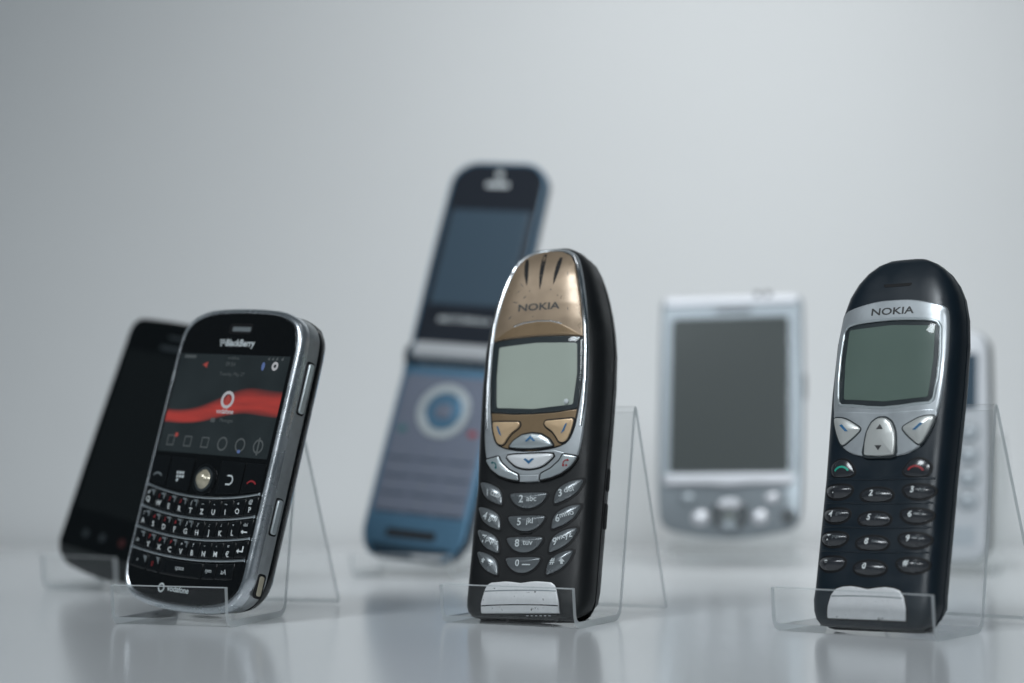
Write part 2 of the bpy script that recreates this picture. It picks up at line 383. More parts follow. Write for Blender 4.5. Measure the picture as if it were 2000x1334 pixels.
# ================================================================ clear acrylic stands (one bent sheet each)
def bend(p, r, n=6):
    o = [p[0]]
    for i in range(1, len(p) - 1):
        a, b, c = p[i - 1], p[i], p[i + 1]; la, lc = math.dist(a, b), math.dist(b, c); d = min(r, la * .45, lc * .45)
        s = [b[k] + (a[k] - b[k]) * d / la for k in (0, 1)]; e = [b[k] + (c[k] - b[k]) * d / lc for k in (0, 1)]
        for j in range(n + 1): t = j / n; o.append(tuple((1 - t) ** 2 * s[k] + 2 * t * (1 - t) * b[k] + t * t * e[k] for k in (0, 1)))
    return o + [p[-1]]
def stand(label, X, Y, yaw, u0, u1, prof, th=2.2, r=4.):
    p = bend(prof, r); n = len(p); L = []; Q = []
    for i in range(n):
        a, c = p[max(0, i - 1)], p[min(n - 1, i + 1)]; dx, dy = c[0] - a[0], c[1] - a[1]; l = math.hypot(dx, dy); nx, ny = -dy / l, dx / l
        L.append((p[i][0] + nx * th / 2, p[i][1] + ny * th / 2)); Q.append((p[i][0] - nx * th / 2, p[i][1] - ny * th / 2))
    lo = min(z for y, z in L + Q); V = []; F = []; fm = []; e = .25
    for u in (u0, u1):
        for y, z in L + Q: V.append((u, z - lo + .05, y))
    k2 = 2 * n
    for i in range(n - 1):
        for o_ in (0, n): F.append((o_ + i, o_ + i + 1, k2 + o_ + i + 1, k2 + o_ + i)); fm.append(0)
        for o_ in (0, k2): F.append((o_ + i, o_ + i + 1, o_ + n + i + 1, o_ + n + i)); fm.append(1)
    F.append((0, n, k2 + n, k2)); fm.append(1); F.append((n - 1, k2 + n - 1, k2 + 2 * n - 1, 2 * n - 1)); fm.append(1)
    o = finish('acrylic_stand', V, F, [M['acrylic'], M['acrylic_edge']], None, fm, angle=30)
    o.matrix_world = pose(X, Y, 0, yaw, 0, 0)
    o['label'] = label; o['category'] = 'display stand'; o['group'] = 'clear acrylic phone stands'
    return o
# profile points are (depth, height): lip top, bend, rear of ledge, top, foot
stand('clear acrylic stand holding the gold and black phone in the middle', 1.8, 657.6, 26.0, -25, 23, [(-6.5, 13), (-5, 1), (31.5, 1), (45.5, 73), (74, 1)])
stand('clear acrylic stand holding the phone with the lit red screen', -91.8, 647.5, 17.0, -41, 0, [(-1.2, 13), (0, 1), (46, 1), (58, 69), (96, 1)])
stand('clear acrylic stand holding the dark phone with silver screen surround on the right', 109.3, 623.6, 37.0, -29, 26, [(-6.0, 14), (-4.8, 1), (29.5, 1), (42, 73), (76, 1)])
stand('clear acrylic stand under the plain black phone at far left', -165, 803, 33.0, -23, 17, [(-9, 14), (-8, 1), (24, 1), (35, 66), (60, 1)])
stand('clear acrylic stand under the open blue flip phone', -46, 879, 22.0, -24, 24, [(-7, 10), (-6, 1), (24, 1), (46, 72), (70, 1)])
stand('clear acrylic stand under the white phone hidden behind the right phone', 193, 900, 25.0, -22, 22, [(-7, 9), (-6, 1), (22, 1), (32, 64), (56, 1)])
stand('clear acrylic stand with high ledge under the silver handheld', 100, 926, 13.0, -30, 30, [(-7, 15), (-6, 9.6), (17, 9.6), (21, 2), (36, 76), (66, 1)])

# ================================================================ gold and black phone (middle)
def handset(c, s, rot=0., barb=True):              # small telephone receiver mark
    q = []
    for p in quads(arcband((0, -.9), 1.05, 1.45, 25, 155, 10)) + [ell((-1.15, -.35), .42, .42, 10), ell((1.15, -.35), .42, .42, 10)]:
        q.append([(c[0] + s * (x * math.cos(rot) - y * math.sin(rot)), c[1] + s * (x * math.sin(rot) + y * math.cos(rot))) for x, y in p])
    return q
bodyA = Body([(-.9, 15.5, 4.2, 6.0), (-.4, 18.6, 2.6, 8.2), (1.2, 20.8, 1.7, 11.5), (3.2, 21.9, 1.2, 15.5), (6, 22.4, 1.0, 19), (10, 22.5, .9, 20.3), (44, 22.5, .8, 20.8),
              (62, 22.9, -.7, 20.8), (80, 23.1, -2.1, 20.6), (92, 22.6, -3.1, 20.4), (100, 21.5, -3.6, 20.2), (106, 20.2, -3.7, 20.0), (112, 18.5, -3.5, 19.6), (117, 16.8, -2.9, 19),
              (121, 15.1, -2.0, 18), (124.5, 13.0, -.8, 16.6), (127, 10.4, .6, 14.8), (128.7, 7.2, 2.4, 12.6), (129.4, 3.6, 4.4, 10)])
rA = thing('candybar_phone', 'worn gold and black candybar phone in sharp focus at the centre', 'mobile phone', pose(1.8, 657.6, 4, 26.7, 16.0, -2.3), 'mobile phones on show')
begin(rA, 1., bodyA.surf)
bodyA.mesh('front_shell', M['black'], hi=11.2)
bodyA.mesh('back_cover', M['black'], lo=11.6, grow=.12)
# right half outlines, top to bottom
trimA = mirror([(0, 128.2), (5.5, 127.6), (9.9, 125.4), (12.6, 121.6), (14.9, 115), (16.6, 108), (17.9, 100), (18.8, 90), (19.1, 80), (18.9, 70), (18.3, 60), (17.4, 54.5), (16.3, 51.4), (14.2, 48.7), (11, 46.6), (6, 45), (0, 44.4)])
inA = mirror([(0, 127.3), (5, 126.7), (8.9, 124.7), (11.3, 121.0), (13.4, 114.4), (15.1, 107.4), (16.4, 99.6), (17.2, 90), (17.4, 80), (16.9, 72), (15.9, 64.5), (14.8, 60.4), (13.2, 57.6), (10.6, 56.3), (8.6, 55.7), (0, 54.6)])
frame('silver_surround', cr(trimA, 3), cr(inA, 3), -.6, .62, M['silver'], b=.35, c=(0, 84))
plate('chrome_edge', cr(trimA, 3), -.7, .1, M['chrome'], b=.1, c=(0, 84)) if False else None
for sgn in (-1, 1):
    path = [(10.4, 124.0), (12.3, 120.3), (14.3, 114), (15.9, 107.3), (17.4, 99.6), (18.2, 90), (18.45, 80), (18.2, 71), (17.5, 63)]
    q = []
    for a, b in zip(path, path[1:]): q += [(a[0] + (b[0] - a[0]) * t / 4, a[1] + (b[1] - a[1]) * t / 4) for t in range(4)]
    sweep('chrome_strip', [(sgn * x, y) for x, y in q + [path[-1]]], 1.0, .3, .95, M['chrome'], b=.3)
goldA = mirror([(0, 127.1), (5, 126.5), (8.7, 124.5), (11.1, 120.9), (13.2, 114.3), (14.9, 107.4), (16.2, 99.6), (16.8, 93.9), (10, 94.4), (0, 94.7)])
g = plate('gold_top_plate', dens(goldA, 1.5), -.5, .5, M['gold'], b=.2, c=(0, 107), rings=8)
for p, q in (((-7.6, 124), (-5.6, 113.4)), ((-1.0, 125.6), (-.4, 111.6)), ((5.6, 123.7), (4.6, 113.2))):
    dx, dy = q[0] - p[0], q[1] - p[1]; l = math.hypot(dx, dy); nx, ny = -dy / l, dx / l
    o = [(p[0] + dx * t + nx * s_ * wd, p[1] + dy * t + ny * s_ * wd) for s_, seq in ((1, (0, .25, .6, .85, 1)), (-1, (1, .85, .6, .25, 0))) for t in seq for wd in [(.55, .85, .75, .4, .05)[(0, .25, .6, .85, 1).index(t)]]]
    sl = plate('earpiece_slot', o, .35, .53, M['black_seam'], g, b=.02, m_len=.8, rings=2)
text('lettering', 'NOKIA', 0, 105.2, 3.5, M['print_dark'], g, .54, 1.42, .022)
for x0, y0, x1, y1, wd in ((-10.6, 107.6, -7.6, 107.0, .16), (-6.4, 108.4, -5.2, 109.8, .22), (-11.4, 101.2, -10.2, 102.6, .2), (-4.4, 111.0, -4.0, 111.5, .2), (3.6, 111.0, 4.1, 111.4, .25), (6.4, 108.6, 6.9, 109.2, .18),
                       (-8.4, 114.6, -6.4, 112.6, .12), (9.2, 118.0, 9.6, 115.6, .12), (-9.6, 110.6, -7.2, 112.0, .1), (10.6, 104.6, 11.2, 103.0, .14), (-2.2, 101.6, -1.8, 101.9, .2)):
    dx, dy = x1 - x0, y1 - y0; l = math.hypot(dx, dy); nx, ny = -dy / l * wd, dx / l * wd
    mark('scratch', [[(x0, y0), (x0 + dx * .4 + nx, y0 + dy * .4 + ny), (x1, y1), (x0 + dx * .5 - nx, y0 + dy * .5 - ny)]], M['print_dark'], g, .545)
brow = [(-16.2, 94.2), (-12.5, 96.6), (-9, 98.4), (-5, 99.5), (0, 99.9), (5, 99.5), (9, 98.4), (12.5, 96.6), (16.2, 94.2)]
plate('brow', brow + [(10, 94.7), (0, 95.0), (-10, 94.7)], .4, .62, M['gold_dark'], c=(0, 96.8), b=.12)
sweep('brow_ridge', [(x, y + .15) for x, y in brow[2:-2]], .55, .4, .82, M['chrome'], b=.2)
mark('light_sensor', [[(-1.0, 98.6), (1.0, 98.6), (.9, 99.3), (-.9, 99.3)]], M['gold_dark'], h=.75)
win = [(-16.9, 93.6), (-8, 94.3), (0, 94.5), (8, 94.3), (16.9, 93.6), (17.2, 82), (16.6, 73), (15.9, 69), (8, 68.1), (0, 67.9), (-8, 68.1), (-15.9, 69), (-16.6, 73), (-17.2, 82)]
plate('display_bezel', rounded(win, 1.2), -.5, .22, M['bezel'], b=.1, c=(0, 81), rings=5)
lcd = [(-14.3, 91.6), (0, 92.4), (14.9, 91.6), (15.4, 81), (14.4, 70.4), (0, 69.4), (-14.0, 70.4), (-14.7, 81)]
plate('display', rounded(lcd, .8), .1, .30, M['lcd'], b=.05, c=(0, 81), rings=5)
pn = plate('display_window', rounded(win, 1.2), .34, .62, M['pane'], b=.25, c=(0, 81), rings=5, dome=.25)
plate('pane_chip', ell((12.2, 71.4), .9, .9, 12), .5, .92, M['print_grey'], pn, b=.2, dome=.2, m_len=.5)
lowg = [(-15.9, 68.6), (-8, 67.7), (0, 67.5), (8, 67.7), (15.9, 68.6), (15.2, 64), (14.4, 60.6), (12.9, 57.8), (10.5, 56.6), (8.3, 56.1), (0, 55.0), (-8.3, 56.1), (-10.5, 56.6), (-12.9, 57.8), (-14.4, 60.6), (-15.2, 64)]
plate('gold_key_field', lowg, -.5, .4, M['gold_dark'], b=.1, c=(0, 61.5), rings=6)
for s_ in (-1, 1):
    sk = [(15.1, 65.5), (4.9, 65.0), (4.5, 64.0), (5.2, 63.0), (7.6, 61.4), (9.2, 59.4), (10.2, 57.7), (11.6, 57.4), (13.0, 58.2), (14.1, 60.6), (14.9, 63.4)]
    sk = [(s_ * x, y) for x, y in sk]
    plate('soft_key_gap', offs(ccw(rounded(sk, .7)), -.55), .2, .46, M['black_seam'], b=.05, c=(s_ * 11.5, 62))
    k = plate('soft_key', rounded(sk, .7), .3, 1.0, M['gold_light'], b=.35, dome=.15, c=(s_ * 11.5, 62))
    mark('legend', [[(s_ * 13.2, 63.9), (s_ * 12.5, 63.6), (s_ * 11.0, 60.2), (s_ * 12.2, 61.2)]], M['print_blue'], k, 1.16)
ub = [(-8.2, 56.5), (-6.6, 58.6), (-3.6, 60.4), (0, 60.9), (3.6, 60.4), (6.6, 58.6), (8.2, 56.5), (4, 56.0), (0, 55.8), (-4, 56.0)]
plate('key_gap', offs(ccw(rounded(ub, .5)), -.6), .2, .5, M['black_seam'], b=.05, c=(0, 58))
k = plate('scroll_up_key', rounded(ub, .5), .3, 1.2, M['key_silver'], b=.4, dome=.35, c=(0, 58))
mark('legend', [[(0, 60.0), (-2.0, 58.0), (-1.2, 57.9), (0, 58.9)], [(0, 60.0), (0, 58.9), (1.2, 57.9), (2.0, 58.0)]], M['print_blue'], k, 1.6)
lp = [(-13.5, 53.6), (-11.0, 51.2), (-8, 48.9), (-4, 47.2), (0, 46.7), (4, 47.2), (8, 48.9), (11, 51.2), (13.5, 53.6), (8.6, 54.9), (0, 54.6), (-8.6, 54.9)]
plate('silver_rocker_dish', lp, .2, .72, M['silver'], b=.1, c=(0, 51.2))
db = [(-8.3, 53.5), (0, 53.8), (8.3, 53.5), (6.9, 51.2), (4.2, 49.5), (0, 48.8), (-4.2, 49.5), (-6.9, 51.2)]
plate('key_gap', offs(ccw(cr(db, 3)), -.6), .5, .80, M['black_seam'], b=.05, c=(0, 51.6))
k = plate('scroll_down_key', cr(db, 3), .6, 1.5, M['key_white'], b=.4, dome=.3, c=(0, 51.6))
mark('legend', [[(0, 50.2), (-2.0, 51.9), (-1.2, 52.1), (0, 51.3)], [(0, 50.2), (0, 51.3), (1.2, 52.1), (2.0, 51.9)]], M['print_blue'], k, 1.86)
for s_ in (-1, 1):
    ck = [(s_ * x, y) for x, y in [(17.0, 52.6), (12.0, 53.4), (10.8, 51.2), (7.7, 48.6), (4.2, 47.0), (4.0, 44.9), (8, 45.7), (11.6, 47.0), (14.6, 49.1), (16.3, 51.3)]]
    plate('key_gap', offs(ccw(rounded(ck, .5)), -.5), .2, .78, M['black_seam'], b=.05, c=(s_ * 11.6, 49.6))
    k = plate('call_key' if s_ < 0 else 'end_key', rounded(ck, .5), .3, 1.2, M['key_silver'], b=.35, dome=.12, c=(s_ * 11.6, 49.6))
    mark('legend', handset((s_ * 13.0, 50.6), 1.0, R(-50) if s_ < 0 else R(50)), M['print_teal'] if s_ < 0 else M['print_red'], k, 1.38)
    if s_ > 0: mark('legend', [ell((13.6, 49.5), .35, .35, 8)], M['print_red'], k, 1.38)
plate('tab_key', rounded([(-3.6, 46.7), (3.4, 46.7), (3.1, 44.5), (-3.3, 44.5)], .3), .3, .9, M['silver'], b=.15)
# number keys
side = [(-19.0, 45.0), (-16.6, 44.8), (-13.4, 43.7), (-10.9, 42.0), (-9.9, 40.2), (-9.6, 38.2), (-9.8, 36.9), (-11.6, 37.3), (-14.6, 38.6), (-17.0, 40.6), (-18.3, 42.8)]
mid = [(-6.7, 40.5), (-3, 40.8), (0, 40.8), (3, 40.8), (6.7, 40.5), (6.3, 38.8), (4.6, 36.9), (2.2, 35.7), (0, 35.4), (-2.2, 35.7), (-4.6, 36.9), (-6.3, 38.8)]
rowsA = [(0, 1.0, ('1', ''), ('2', 'abc'), ('3', 'def')), (-8.6, .985, ('4', 'ghi'), ('5', 'jkl'), ('6', 'mno')), (-16.5, .96, ('7', 'pqrs'), ('8', 'tuv'), ('9', 'wxyz')), (-24.0, .92, ('*', '+'), ('0', ''), ('#', ''))]
for dv, sc, la, lb, lc in rowsA:
    for kind, lab in (('l', la), ('m', lb), ('r', lc)):
        dm = dv * .915 if kind == 'm' else dv
        base = mid if kind == 'm' else side
        p = [((-x if kind == 'r' else x) * sc, (y - 40.9) * (.9 + .1 * sc) + 40.9 + dm) for x, y in base]
        p = cr(ccw(p), 3); c = cen(p)
        plate('key_well', offs(p, -.75), -.4, .10, M['black_seam'], b=.05)
        k = plate('number_key', p, -.2, .75, M['key_grey'], b=.45, dome=.62, m_len=.9, rings=6)
        rt = {'l': R(-22), 'm': 0, 'r': R(22)}[kind]
        if lab[1]:
            dx = 1.9 if kind != 'm' else 2.2
            text('legend', lab[0], c[0] - dx * math.cos(rt), c[1] - dx * math.sin(rt) + .1, 3.5, M['print_grey'], k, 1.62, 1.0, .02, rot=rt * .5)
            text('legend', lab[1], c[0] + dx * .75 * math.cos(rt), c[1] + dx * .75 * math.sin(rt) + .1, 2.7, M['print_grey'], k, 1.60, 1.0, .012, rot=rt * .8)
        else:
            text('legend', lab[0], c[0] - 1.5, c[1] + .2, 3.1, M['print_grey'], k, 1.62, 1.0, .02)
            if lab[0] == '1':
                mark('legend', quads(arcband((c[0] + .6, c[1] - .2), .55, .8, 0, 360, 12)) + quads(arcband((c[0] + 2.6, c[1] - .9), .55, .8, 0, 360, 12)) + [[(c[0] + .6, c[1] - 1.0), (c[0] + 2.6, c[1] - 1.7), (c[0] + 2.6, c[1] - 1.45), (c[0] + .6, c[1] - .75)]], M['print_grey'], k, 1.62)
            elif lab[0] == '0': mark('legend', [[(c[0] + .3, c[1] - .6), (c[0] + 3.2, c[1] - .6), (c[0] + 3.2, c[1] - .2), (c[0] + .3, c[1] - .2)]], M['print_grey'], k, 1.62)
            else: mark('legend', [[(c[0] + 1.8, c[1] + 1.3), (c[0] + .8, c[1] + .2), (c[0] + 2.8, c[1] + .2)], [(c[0] + 1.4, c[1] - .6), (c[0] + 2.2, c[1] - .6), (c[0] + 2.2, c[1] + .2), (c[0] + 1.4, c[1] + .2)]], M['print_grey'], k, 1.62)
plate('marker_bump', rounded([(-2.4, 27.3), (2.4, 27.3), (2.2, 26.8), (-2.2, 26.8)], .2), -.2, .5, M['black'], b=.2)
catch = [(-14.3, .3), (-14.2, 3.6), (-13.2, 7.6), (-12.4, 9.4), (-11.0, 10.3), (-5.6, 10.7), (-3.0, 10.5), (0, 10.1), (3.0, 10.5), (5.6, 10.7), (11.0, 10.3), (12.4, 9.4), (13.2, 7.6), (14.2, 3.6), (14.3, .3)]
plate('catch_gap', offs(ccw(catch), -.5), -.5, .25, M['black_seam'], b=.05, c=(0, 5))
ct = plate('silver_catch', rounded(catch, .4), -.3, .8, M['catch'], b=.3, c=(0, 5.5), rings=6)
sweep('catch_groove', [(x, 7.4 + .25 * (1 - (x / 13) ** 2)) for x in range(-13, 14, 2)], .5, .6, .86, M['silver_dark'], ct, b=.1)
sweep('catch_groove', [(x, 2.6 + .3 * (1 - (x / 14) ** 2)) for x in range(-14, 15, 2)], .45, .6, .85, M['black_seam'], ct, b=.1)
sidekey('side_button', 21.5, 22.95, rounded([(44, 12.6), (44, 15), (52, 15), (52, 12.6)], .9), M['black_seam'])
sidekey('side_button', 21.5, 22.95, rounded([(31, 12.6), (31, 15), (40, 15), (40, 12.6)], .9), M['black_seam'])
for k in range(6): plate('contact', [(2 + k * 1.6, -.45), (2.9 + k * 1.6, -.45), (2.9 + k * 1.6, .15), (2 + k * 1.6, .15)], -.8, .06, M['chrome'], b=.05, rings=2)

# ================================================================ dark phone with silver surround (right)
bodyC = Body([(-.9, 16.0, 4.2, 6.0), (-.4, 18.6, 2.4, 8.4), (1.4, 20.6, 1.5, 12.2), (4, 22.0, .9, 16), (8, 22.9, .7, 18.6), (12, 22.6, .6, 19), (50, 22.7, .4, 19.2), (80, 23.4, -.3, 19.2),
              (98, 23.2, -.4, 19), (108, 22.2, -.1, 18.8), (115, 20.4, .5, 18.4), (120, 18.0, 1.4, 17.8), (124, 15.0, 2.6, 16.8), (127, 11.4, 4.0, 15.4), (128.8, 7.6, 5.6, 13.6), (129.6, 4, 7.4, 11.6)])
rC = thing('candybar_phone', 'navy black candybar phone with silver screen surround at the right', 'mobile phone', pose(109.3, 623.6, 4, 37.9, 14.9, -1.2), 'mobile phones on show')
begin(rC, .941, bodyC.surf)
bodyC.mesh('front_shell', M['navy'], hi=10.4)
bodyC.mesh('back_cover', M['navy'], lo=10.8, grow=.12)
outC = mirror([(0, 112.2), (6, 112.0), (12, 110.9), (17, 109.6), (19.2, 108.6), (20.2, 105), (20.8, 98), (20.9, 88), (20.4, 78), (19.4, 71.5), (18.0, 66), (15.8, 61.5), (12.4, 58.6), (8, 57.0), (0, 56.4)])
winC = mirror([(0, 104.7), (6, 104.5), (13, 104.0), (16.6, 103.2), (17.9, 101.4), (18.5, 92), (18.4, 84), (17.6, 76.5), (16.6, 75.2), (12, 74.9), (6, 74.2), (0, 73.8)])
frame('silver_surround', cr(outC, 3), rounded(winC, .6), -.6, .8, M['silver'], b=.4, c=(0, 86))
lw = [(x, y) for x, y in outC if y < 72.5]
plate('silver_key_field', [(-18.9, 72.8), (-10, 72.2), (0, 71.8), (10, 72.2), (18.9, 72.8)] + sorted([p for p in lw if p[0] > 0], key=lambda q: -q[1]) + [(0, 56.6)] + sorted([p for p in lw if p[0] < 0], key=lambda q: q[1]), -.5, .84, M['silver'], b=.2, c=(0, 65), rings=6)
frame('window_rim', offs(ccw(winC), -.9), offs(ccw(winC), .1), .5, 1.15, M['key_silver'], b=.3, c=(0, 89))
plate('display_bezel', rounded(winC, .8), -.5, .3, M['bezel'], b=.1, c=(0, 89), rings=5)
plate('display', rounded([(-16.2, 102), (0, 103), (16.2, 102), (16.6, 90), (15.8, 77), (0, 75.8), (-15.8, 77), (-16.6, 90)], .8), .2, .38, M['lcd_dark'], b=.05, c=(0, 89), rings=5)
plate('display_window', rounded(winC, .8), .42, .72, M['pane'], b=.25, c=(0, 89), rings=5, dome=.3)
text('lettering', 'NOKIA', 0, 108.0, 3.6, M['print_dark'], None, .84, 1.42, .022)
plate('earpiece_slot', rounded([(-5.5, 118.6), (5.5, 118.6), (5.0, 117.4), (-5.0, 117.4)], .5), -.3, .1, M['black_seam'], b=.05)
for s_ in (-1, 1):
    sk = [(s_ * x, y) for x, y in [(18.7, 70.0), (16.6, 70.3), (13.6, 69.6), (9.6, 67.5), (8.0, 66.2), (9.0, 64.6), (11.6, 62.3), (14.4, 60.6), (16.4, 63.4), (17.8, 66.6)]]
    plate('key_gap', offs(ccw(cr(sk, 3)), -.5), .3, .92, M['bezel'], b=.05, c=(s_ * 14, 66))
    k = plate('soft_key', cr(sk, 3), .4, 1.5, M['key_pale'], b=.4, dome=.6, c=(s_ * 14, 66))
    mark('legend', [[(s_ * 15.6, 67.4), (s_ * 14.6, 67.7), (s_ * 12.0, 65.2), (s_ * 13.2, 65.2)]], M['print_blue'], k, 2.15)
rk = [(-5.6, 56.9), (-5.7, 61), (-5.2, 65), (-3.7, 68.2), (-1.6, 69.7), (0, 69.9), (1.6, 69.7), (3.7, 68.2), (5.2, 65), (5.7, 61), (5.6, 56.9), (0, 56.5)]
plate('key_gap', offs(ccw(cr(rk, 3)), -.6), .3, .95, M['bezel'], b=.05, c=(0, 63))
k = plate('scroll_key', rounded(rk, .8), .4, 1.8, M['key_pale'], b=.6, dome=.5, c=(0, 63), rings=6)
mark('legend', [[(-1.3, 65.6), (1.3, 65.6), (0, 67.4)]], M['print_dark'], k, 2.35); mark('legend', [[(-1.3, 60.0), (0, 58.4), (1.3, 60.0)]], M['print_dark'], k, 2.3)
for s_, nm, mm in ((-1, 'call_key', 'print_green'), (1, 'end_key', 'print_red')):
    p = cr([(s_ * x, y) for x, y in [(18.4, 53.6), (15.5, 55.6), (12, 55.2), (9.6, 52.6), (9.4, 50.6), (13, 49.6), (17.4, 50.2)]], 4)
    plate('key_well', offs(ccw(p), -.6), -.4, .1, M['black_seam'], b=.05)
    k = plate(nm, p, -.2, .6, M['key_navy'], b=.3, dome=.5)
    mark('legend', quads(arcband((s_ * 13.8, 49.8), 2.9, 3.6, 35, 145, 10, 1.0)), M[mm], k, 1.2)
digC = [('1', ''), ('2', 'abc'), ('3', 'def'), ('4', 'ghi'), ('5', 'jkl'), ('6', 'mno'), ('7', 'pqrs'), ('8', 'tuv'), ('9', 'wxyz'), ('*', ''), ('0', ''), ('#', '')]
for i, (d, ab) in enumerate(digC):
    r_, c_ = divmod(i, 3); u = (-14.6, .1, 15.0)[c_]; v = (44.9, 36.6, 28.4, 20.0)[r_] - (1.2 if c_ == 1 else 0) ; rx, ry = (5.2, 5.9, 5.3)[c_], (2.75, 2.75, 2.75)[c_]
    p = [(u + rx * math.copysign(abs(math.cos(t)) ** .9, math.cos(t)), v + (ry if math.sin(t) < 0 else ry * .72) * math.sin(t) + (-.35 if c_ == 1 else .35) * (math.cos(t) ** 2)) for t in [2 * math.pi * k / 30 for k in range(30)]]
    plate('key_well', offs(ccw(p), -.7), -.4, .08, M['black_seam'], b=.05)
    k = plate('number_key', p, -.2, .6, M['key_navy'], b=.4, dome=1.0, rings=5)
    text('legend', d, u - 1.6, v + .2, 3.0, M['print_white'], k, 1.55, 1.0, .03)
    if ab: text('legend', ab, u + 1.6, v + .2, 1.9, M['print_dim'], k, 1.5)
    elif d == '#': text('legend', 'o', u + 1.6, v + .2, 1.9, M['print_dim'], k, 1.5)
for v in (48.9, 40.6, 32.3, 24.0):
    sweep('key_row_ridge', [(x, v - .6 * (1 - (x / 20) ** 2) + .5) for x in range(-20, 21, 2)], .8, -.3, .28, M['navy'], b=.25)
ctc = [(-14.4, 1.3), (-14.4, 5), (-13.4, 9), (-11.8, 11.1), (-9.4, 11.9), (-6.2, 12.2), (-3, 11.8), (0, 11.3), (3, 11.8), (6.2, 12.2), (9.4, 11.9), (11.8, 11.1), (13.4, 9), (14.4, 5), (14.4, 1.3)]
plate('catch_gap', offs(ccw(ctc), -.5), -.5, .25, M['black_seam'], b=.05, c=(0, 6))
ct = plate('silver_catch', rounded(ctc, .5), -.3, .8, M['catch'], b=.35, c=(0, 6.5), rings=6)
sweep('catch_groove', [(x, 8.6 + .3 * (1 - (x / 13) ** 2)) for x in range(-13, 14, 2)], .5, .6, .86, M['silver_dark'], ct, b=.1)

# ================================================================ keyboard phone with lit red screen (left)
rB = thing('keyboard_phone', 'black keyboard phone with silver frame and lit red screen on the left', 'mobile phone', pose(-113, 672.1, 4.4, 39.4, 14.7, 2.9), 'mobile phones on show')
begin(rB, .929)
gl = mirror([(0, 111.4), (9, 111.2), (16, 110.8), (21.6, 109.6), (26.4, 107.6), (29.4, 104.5), (30.7, 100.3), (31.2, 94), (31.4, 60), (31.4, 20), (31.0, 13), (29.2, 8.4), (25.6, 5.2), (19, 3.2), (10, 2.1), (0, 1.8)])
ou = mirror([(0, 113.6), (10, 113.4), (18, 112.8), (24, 111.4), (29.2, 108.8), (32.2, 104.8), (33.2, 100), (33.5, 92), (33.6, 60), (33.6, 20), (33.2, 11.6), (31, 6), (26.4, 2.2), (19, .4), (10, -.5), (0, -.8)])
lift = lambda x, y, z: max(0, (z - 4) * .30) * max(0, 1 - y / 26) if y < 26 else 0
ouc, glc = cr(ou, 3), cr(gl, 3)
slab('silver_frame', ouc, [(2.6, .55), (1.9, .02), (1.5, .05), (.45, .75), (0, 1.9), (0, 3.4), (.1, 4.6)], M['bb_chrome'], vs=lift)
slab('metal_side', ouc, [(.15, 4.3), (.05, 4.8), (.05, 9.6), (.25, 10.2)], M['bb_side'], vs=lift)
slab('back_shell', ouc, [(.2, 9.8), (-.15, 10.3), (0, 12.2), (1.2, 14.0), (3.6, 15.0), (8, 15.3)], M['glossblack'], vs=lift)
fr = plate('front_glass', [p for p in glc], -1.2, .12, M['glossblack'], b=.35, c=(0, 60), rings=3)
sp = plate('earpiece_recess', rounded([(-6.4, 107.3), (6.4, 107.3), (6.4, 103.2), (-6.4, 103.2)], 1.4), .0, .16, M['black_seam'], fr, b=.02)
plate('earpiece_slot', rounded([(-4.4, 106.0), (7.0 - 1.4, 106.0), (5.6, 104.2), (-4.4, 104.2)], .6), .1, .24, M['print_dim'], fr, b=.05)
text('lettering', 'BlackBerry', 1.6, 99.4, 3.6, M['print_grey'], fr, .15, 1.0, .03)
for k in range(7):
    x, y = -9.8 + (k % 3) * 1.0 + (k // 3) * .35, 101.0 - (k // 3) * .95
    mark('lettering', [[(x, y), (x + .75, y), (x + .6, y - .65), (x - .15, y - .65)]], M['print_grey'], fr, .15)
